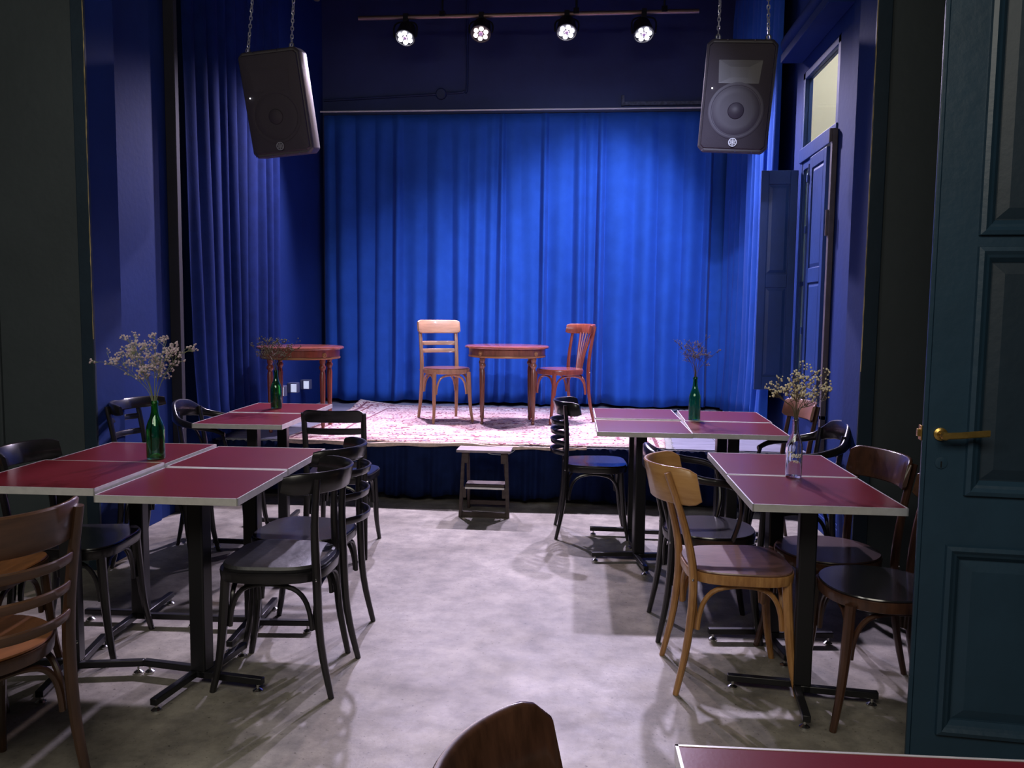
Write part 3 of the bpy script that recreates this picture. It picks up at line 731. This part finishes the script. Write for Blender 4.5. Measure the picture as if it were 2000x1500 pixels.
        pts = [(-.235, .085, .655), (-.245, .02, .685), (-.245, -.08, .70), (-.205, -.19, .725), (-.11, -.255, h-.065), (0, -.275, h-.055), (.11, -.255, h-.065), (.205, -.19, .725), (.245, -.08, .70), (.245, .02, .685), (.235, .085, .655)]
        pts = [Vector(p_) for p_ in pts]; hh = [.012, .014, .016, .022, .048, .052, .048, .022, .016, .014, .012]
        P2, H2 = spline(pts, hh, 5); nr = []
        for i in range(len(P2)):
            tg = P2[min(i+1, len(P2)-1)]-P2[max(i-1, 0)]; nr.append((tg.y, -tg.x, 0))
        MB().strip(P2, nr, .02, .012, None, H2).build('arm_rail', railm, t, ang=50)
        for s in (-1, 1):
            MB().tube([(s*.178, .06, sh-.03), (s*.200, .085, .52), (s*.232, .085, .60), (s*.236, .07, .66)], [.010, .010, .010, .010], 8, 4).build('arm_support', wood, t)
        MB().tube([(-.14, -.18, sh), (-.145, -.205, .56), (-.10, -.225, .64), (0, -.235, .665), (.10, -.225, .64), (.145, -.205, .56), (.14, -.18, sh)], .009, 8, 4).build('back_hoop', wood, t)
    return t
G = 'chairs around the red tables'
bw, bs = M['blackwood'], M['blackseat']
chair('black leather-padded chair with chipped top rail, front of the left tables beside the aisle', (-1.108, 2.905), 180, 'slab', bw, M['leather'], group=G, pad=True, top_h=.078, h=.80, rake=-.05, curve=.2, rail_ext=82)
chair('black chair with thin curved slats right behind the padded chair', (-1.155, 3.300), 178, 'ladder', bw, bs, group=G, slats=3, top_h=.06, curve=.21, h=.815, rake=-.05, rail_ext=70)
chair('black chair with its wide slatted back to the camera, before the stage left end', (-1.375, 4.555), 94, 'ladder', bw, bs, group=G, slats=2, top_h=.075, curve=.42, h=.825, rake=-.02)
chair('black slat-back chair standing alone in the aisle before the stage, seat shining blue', (.060, 5.065), 3, 'ladder', bw, bs, group=G, slats=4, top_h=.085, curve=.20, h=.83, rail_ext=74, rake=-.05)
chair('golden wooden chair with curved solid back, at the nearest right-hand table', (.565, 3.085), 3, 'slab', M['lightwood'], M['plyseat'], M['lightrail'], group=G, top_h=.135, h=.825, curve=.205, rail_ext=74, rake=.045)
chair('black bentwood armchair with round seat behind the golden wooden chair', (.535, 3.555), 2, 'arm', bw, bs, group=G, seat='round', h=.81)
chair('dark brown chair with broad back board at the right of the clear bottle table', (.955, 3.275), 196, 'slab', M['darkwood'], M['darkseat'], group=G, seat='round', top_h=.12, h=.83, curve=.3, rail_ext=38)
chair('dark brown round-seated chair partly hidden behind the open door', (1.012, 2.875), 184, 'slab', M['darkwood'], bs, M['brownwood'], group=G, seat='round', top_h=.10, h=.81, curve=.3, rail_ext=38)
chair('reddish wooden chair at the far right table, below the shutter', (1.05, 4.93), 192, 'slab', M['brownpost'], M['darkseat'], mat('rosy_brown_wood', (.22, .10, .065), .4, var=.2, vscale=8), group=G, seat='round', top_h=.11, h=.86, curve=.3, rail_ext=38)
chair('black bentwood armchair against the right wall, behind the clear bottle', (1.015, 4.22), 184, 'arm', bw, bs, group=G, seat='round', h=.84)
chair('black bentwood armchair at the near table by the left curtain', (-2.115, 4.66), 4, 'arm', bw, bs, group=G, seat='round', h=.83)
chair('black slat-back chair against the blue wall behind the large flower bottle', (-2.235, 4.215), 4, 'ladder', bw, bs, group=G, slats=4, top_h=.06, curve=.30, h=.87)
chair('black chair on the wall side of the left tables, rail just above the tabletop', (-2.00, 3.07), 6, 'slab', bw, bs, group=G, top_h=.085, h=.815)
chair('orange-brown wooden chair cut by the left edge of the picture, beyond the red tabletops', (-2.13, 2.665), 4, 'slab', M['brownpost'], M['orangewood'], M['orangewood'], group=G, top_h=.10, h=.815)
chair('brown wooden chair with curved slats in the left foreground, back to the aisle', (-1.655, 2.045), 156, 'ladder', M['brownpost'], M['orangewood'], M['brownwood'], group=G, slats=3, top_h=.115, curve=.23, h=.845, seat='round')
chair('dark leather-brown chair of which only the back top shows at the bottom edge', (.118, .885), -8, 'slab', M['darkwood'], M['darkseat'], group=G, top_h=.20, h=.835, curve=.25, rail_ext=50)
GS = 'chairs on the stage'
chair('light beech chair with slatted back facing right of camera on the stage', (-1.19, 6.93), -62, 'ladder', M['stagebeech'], M['tablewood'], M['stagebeechr'], group=GS, slats=2, top_h=.115, curve=.42, h=.85, over=True, z=SZ+.012, seat='round')
chair('reddish chair with fan-shaped back splat standing right of the round table on stage', (-.225, 7.045), 214, 'fan', M['cherry'], M['cherrytop'], M['cherry'], group=GS, top_h=.085, h=.83, z=SZ+.012, seat='round')

# ================================================================== ROUND TABLES ON STAGE
def round_table(label, x, y, z, r, h, rot, wood, topm):
    t = empty('round_table', label, 'table', (x, y, z), rot, 'round wooden tables on the stage')
    MB().lathe([(r-.02, h-.022), (r-.004, h-.020), (r, h-.012), (r-.003, h-.004), (r-.012, h), (.01, h)], 56).build('tabletop', topm, t)
    MB().lathe([(r-.035, h-.095), (r-.032, h-.023), (r-.045, h-.023), (r-.048, h-.095)], 56, cap=False).build('apron', wood, t)
    MB().lathe([(r-.0315, h-.093), (r-.029, h-.088), (r-.029, h-.082), (r-.0315, h-.078)], 56, cap=False).build('apron_band', M['ormolu'], t)
    for k in range(4):
        a = PI/4+k*PI/2; cx, cy = (r-.058)*math.cos(a), (r-.058)*math.sin(a)
        l = MB(); l.lathe([(.009, 0), (.015, .006), (.015, .018), (.010, .026), (.012, .034), (.021, h-.20), (.017, h-.19), (.017, h-.18), (.026, h-.165), (.026, h-.15), (.017, h-.135), (.022, h-.12), (.024, h-.095), (.022, h-.03)], 14, (cx, cy, 0))
        lo = l.build('leg', wood, t)
        f = MB()
        for q in range(7):
            b = 2*PI*q/7; f.tube([(cx+.0125*math.cos(b), cy+.0125*math.sin(b), .05), (cx+.0205*math.cos(b), cy+.0205*math.sin(b), h-.215)], .0022, 4, 1)
        f.build('fluting', wood, lo)
        rs = MB(); rs.lathe([(.019, 0), (.019, .005), (.014, .008), (.007, .006), (.003, .010)], 14)
        rs.build('rosette', M['ormolu'], t, mtx=Matrix.Translation(((r-.034)*math.cos(a), (r-.034)*math.sin(a), h-.06)) @ Matrix.Rotation(a, 4, 'Z') @ Matrix.Rotation(R(90), 4, 'Y'))
    return t
round_table('round wooden table with turned legs between the two stage chairs', -.672, 6.95, SZ+.012, .355, .645, R(8), M['tablewood'], M['cherrytop'])
round_table('round reddish table at the left end of the stage beside the curtain', -2.235, 6.30, SZ, .335, .655, R(10), M['cherry'], M['cherrytop'])

# three small socket boxes against the wall, pale faces given an added glow
for i, (x, y) in enumerate(((-2.674, 7.02), (-2.674, 7.34), (-2.674, 7.68))):
    lb = ('nearest of three small boxes low on the left wall behind the far green bottle', 'middle one of three small boxes low on the left wall beneath the round table', 'farthest of three small boxes on the left wall, beside the back curtain')[i]
    b = empty('wall_box', lb, 'wall box', (x, y, .595), 0, 'small pale-faced boxes on the left wall')
    MB().box(-.045, .045, -.04, .04, .004, .095).build('housing', M['greybox'], b, bevel=.004)
    MB().box(-.010, .042, -.044, -.0405, .012, .085).build('glowing_face', M['whitebox'], b, bevel=.001)
# ================================================================== STEP STOOL
s = empty('step_stool', 'shade-darkened wooden folding step stool with pale top board before the stage', 'step stool', (-.655, 5.45, 0), R(0))
MB().box(-.19, .17, -.125, .045, .435, .452).build('top_board', M['stooltop'], s, bevel=.003)
MB().box(-.13, .13, -.115, .02, .205, .222).build('lower_step', M['stoolwood'], s, bevel=.003)
MB().box(-.13, .13, -.12, -.112, .192, .2045).build('step_edge', M['alu'], s, bevel=.001)
def plank(a, b, wx, wy): 
    a, b = Vector(a), Vector(b); q = MB(); vs = []
    for p in (a, b): vs += [(p.x-wx, p.y-wy, p.z), (p.x+wx, p.y-wy, p.z), (p.x+wx, p.y+wy, p.z), (p.x-wx, p.y+wy, p.z)]
    return q.add(vs, [(0,3,2,1),(4,5,6,7),(0,1,5,4),(1,2,6,5),(2,3,7,6),(3,0,4,7)])
for sx in (-1, 1):
    plank((sx*.158-.005, -.10, 0), (sx*.142-.005, -.07, .434), .011, .018).build('leg', M['stoolwood'], s, bevel=.002)
    plank((sx*.138-.005, .16, 0), (sx*.122-.005, -.01, .434), .009, .018).build('rear_leg', M['stoolwood'], s, bevel=.002)
    MB().box(sx*.128-.025, sx*.128+.015, -.095, -.085, .36, .43).build('bracket', M['stoolwood'], s, bevel=.002)
    MB().box(sx*.136-.022, sx*.136+.012, -.105, -.095, .13, .20).build('bracket', M['stoolwood'], s, bevel=.002)
MB().box(-.15, .14, .135, .155, .03, .06).build('stretcher', M['stoolwood'], s, bevel=.002)
MB().box(-.155, .147, -.108, -.092, .0, .035).build('stretcher', M['stoolwood'], s, bevel=.002)
c_ = MB(); c_.tube([(-.76, SY-.05, SZ-.012), (-.70, SY-.06, SZ-.045), (-.64, SY-.06, SZ-.062), (-.55, SY-.06, SZ-.060), (-.50, SY-.06, SZ-.035), (-.47, SY-.05, SZ-.002), (-.40, SY-.055, SZ+.0)], .0022, 6, 6)
tag(c_.build('cable', M['cable']), 'thin white cable drooping from the rug edge above the step stool', 'cable')
c_ = MB(); c_.tube([(.48, 7.6, SZ+.012), (.56, 7.5, SZ+.02), (.66, 7.52, SZ+.028), (.76, 7.6, SZ+.014), (.80, 7.8, SZ+.008), (.9, 8.1, SZ+.008)], .008, 6, 6)
tag(c_.build('cable', M['blackmetal']), 'thick black cable curled on the stage at the foot of the curtain', 'cable')

# ================================================================== BOTTLES AND FLOWERS
def bottle(label, loc, h, r, m, name='green_bottle', rz=0):
    prof = [(.001, .004), (r*.7, .003), (r*.95, .001), (r, .008), (r, h*.50), (r*.97, h*.55), (r*.80, h*.63), (r*.55, h*.72), (r*.42, h*.80), (r*.37, h*.93), (r*.36, h*.945), (r*.43, h*.95), (r*.43, h*.975), (r*.38, h*.98), (r*.37, h)]
    inner = [(max(.0008, a-.0028), max(b, .008) if i < 4 else b) for i, (a, b) in enumerate(prof)]
    mb = MB(); seq = prof+list(reversed(inner))
    mb.lathe(seq, 28, cap=True)
    t = empty(name, label, 'bottle', loc, rz)
    mb.build('glass', m, t, ang=60)
    return t
Bz = .7495
def spray(label, loc, z0, hgt, spread, seed, stemm, bloomm, nst=9, dens=1.0, bl=.0045, bias=0, name='dried_flower_spray'):
    rnd = random.Random(seed); t = empty(name, label, 'flowers', (loc[0], loc[1], z0)); bm_ = MB(); 
    for i in range(nst):
        a = 2*PI*i/nst+rnd.uniform(-.4, .4); k = rnd.uniform(.35, 1)
        end = Vector((math.cos(a)*spread*k+bias*k, math.sin(a)*spread*k*.7, hgt*(1.05-.55*k*k)*rnd.uniform(.8, 1.1)))
        p0 = Vector((rnd.uniform(-.003, .003), rnd.uniform(-.003, .003), -.06)); p1 = Vector((end.x*.12, end.y*.12, .03)); p2 = Vector((end.x*.45, end.y*.45, end.z*.62))
        s_ = MB(); s_.tube([p0, p1, p2, end], [.0014, .0013, .0011, .0007], 5, 4)
        trunk, _ = spline([p1, p2, end], [1, 1, 1], 6)
        for q in range(int(7*dens)):
            b0 = trunk[rnd.randint(4, len(trunk)-1)]; dv = Vector((rnd.uniform(-1, 1)+end.x*3, rnd.uniform(-1, 1), rnd.uniform(.1, 1.2))).normalized()*rnd.uniform(.03, .075)
            tip = b0+dv; s_.tube([b0, b0+dv*.5+Vector((0, 0, .004)), tip], [.0009, .0008, .0005], 4, 2)
            for w_ in range(rnd.randint(3, 7)):
                tw = tip+Vector((rnd.uniform(-1, 1), rnd.uniform(-1, 1), rnd.uniform(-.4, 1)))*.014
                s_.tube([b0+dv*.75, tw], .0005, 3, 1); bm_.ball(tw, bl*rnd.uniform(.55, 1.1), 5, 3)
        s_.build('stem', stemm, t)
    stuff(bm_.build('blossoms', bloomm, t))
    return t
bottle('green glass bottle vase on the large left table group, holding the full mauve spray', (-1.740, 3.185, .7495), .238, .036, M['greenglass'])
spray('full spray of dried pale mauve flowers in the nearest green bottle', (-1.740, 3.185), .7495+.238, .275, .165, 4, M['stem'], M['bloom'], 12, 1.6, .0048, -.01)
bottle('green glass bottle on the far table by the left curtain', (-1.895, 4.90, .7535), .235, .034, M['greenglass'])
spray('low dark wispy dried flowers in the far left green bottle', (-1.895, 4.90), .7535+.235, .17, .17, 9, M['stemdark'], mat('dark_olive_seed', (.13, .12, .06), .8), 10, 1.2, .004)
bottle('green glass bottle on the right-hand tables in front of the stage', (.622, 4.80, .7515), .250, .034, M['greenglass'])
spray('sparse brown dried flowers in the green bottle before the stage', (.622, 4.80), .7515+.25, .19, .13, 14, M['stemdark'], mat('brown_seed', (.25, .20, .16), .8), 8, 1.0, .0032)
cb = bottle('clear glass bottle with cream lettering on the nearest right-hand table', (.785, 3.165, .7515), .225, .030, M['clearglass'], 'clear_bottle', R(-8))
spray('airy spray of cream seed heads in the clear bottle', (.785, 3.165), .7515+.225, .15, .115, 23, M['stemdark'], M['bloomcream'], 12, .9, .0045, .01)
def bottle_text(txt, size, zc, rad, arc0, parent, name, shear=.35):
    cu = bpy.data.curves.new(name, 'FONT'); cu.body = txt; cu.size = size; cu.shear = shear; cu.align_x = 'CENTER'; cu.align_y = 'CENTER'; cu.offset = .0006; cu.extrude = .0
    tmp = bpy.data.objects.new('tmp', cu); COL.objects.link(tmp)
    dg = bpy.context.evaluated_depsgraph_get(); me = bpy.data.meshes.new_from_object(tmp.evaluated_get(dg)); bpy.data.objects.remove(tmp)
    for v in me.vertices:
        a = arc0+v.co.x/rad; z = v.co.y
        v.co = (rad*math.sin(a), -rad*math.cos(a), zc+z)
    me.name = name; me.materials.clear(); me.materials.append(M['print']); o = bpy.data.objects.new(name, me); COL.objects.link(o); o.parent = parent
    sd = o.modifiers.new('thickness', 'SOLIDIFY'); sd.thickness = .0004
    return o
bottle_text('Teus', .030, .088, .0306, R(-10), cb, 'lettering')
bottle_text('Bro', .013, .062, .0306, R(5), cb, 'small_lettering', .2)

# ================================================================== DOOR (open leaf at the right)
door = struct(bpy.data.objects.new('door_1', None)); COL.objects.link(door)
door.location = (.998, 2.50, .012); door.rotation_euler = (0, 0, R(-5))
dw_, dh, dt = .78, 3.1, .042; sL = .105
PN = [(.12, .66, .085), (.85, 1.53, .125), (1.60, 2.9, .125)]
leaf = MB()
for a, b, e in PN: leaf.box(0, e, 0, dt, a, b); leaf.box(dw_-e, dw_, 0, dt, a, b)
zz = [0]+[v for p in PN for v in p[:2]]+[dh]
for i in range(0, len(zz), 2): leaf.box(0, dw_, 0, dt, zz[i], zz[i+1])
leaf.build('leaf', M['doorpaint'], door, smooth=False)
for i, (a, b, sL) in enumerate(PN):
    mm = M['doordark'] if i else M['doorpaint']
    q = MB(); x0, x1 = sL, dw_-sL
    q.box(x0-.002, x1+.002, .012, .030, a-.002, b+.002)
    ins = .05; q.add([(x0+.028, .012, a+.028), (x1-.028, .012, a+.028), (x1-.028, .012, b-.028), (x0+.028, .012, b-.028), (x0+.028+ins*.6, .004, a+.028+ins*.6), (x1-.028-ins*.6, .004, a+.028+ins*.6), (x1-.028-ins*.6, .004, b-.028-ins*.6), (x0+.028+ins*.6, .004, b-.028-ins*.6)],
                     [(0,1,5,4),(1,2,6,5),(2,3,7,6),(3,0,4,7),(4,5,6,7)])
    q.build('panel', mm, door, smooth=False)
    md = MB(); rings = []      # bolection moulding round the panel
    for (u_, y_) in ((-.020, 0), (-.018, -.012), (-.006, -.016), (.004, -.008), (.012, -.004), (.024, .010), (.024, .013)):
        rings.append([(x0+u_, y_, a+u_), (x1-u_, y_, a+u_), (x1-u_, y_, b-u_), (x0+u_, y_, b-u_)])
    md.rings(rings, cap=False); md.build('moulding', M['doorpaint'], door, smooth=False)
struct_l = MB(); struct_l.box(-.012, .0, .004, .016, 0, dh); struct_l.build('astragal', M['doorpaint'], door, bevel=.002)
hz = 1.008
hd = MB(); hd.lathe([(.019, 0), (.019, .006), (.012, .010), (.010, .040), (.013, .045), (.010, .052)], 16); 
handle = hd.build('door_handle', M['brass'], door, mtx=Matrix.Translation((.034, 0, hz)) @ Matrix.Rotation(R(90), 4, 'X'))
lv = MB(); lv.strip([(.030, -.047, hz), (.07, -.049, hz+.003), (.11, -.050, hz+.008), (.150, -.048, hz+.012)], [(0, 1, 0)]*4, .0095, .005); lv.build('lever', M['brass'], handle)
ks = MB(); ks.lathe([(.017, 0), (.017, .003), (.012, .004)], 20); ko = ks.build('keyhole_plate', M['doorpaint'], door, mtx=Matrix.Translation((.040, 0, hz-.085)) @ Matrix.Rotation(R(90), 4, 'X'))
kh = MB(); kh.box(.0382, .0418, -.0048, -.0040, hz-.098, hz-.080); kh.lathe([(.0036, 0), (.0036, .0008)], 12); kh.build('keyhole', M['blackmetal'], ko)
lp = MB(); lp.box(-.016, -.0122, .008, .034, hz-.022, hz+.022); lp.cbox((-.018, .020, hz), (.012, .014, .022)); lp.build('latch', M['brass'], door, bevel=.001)
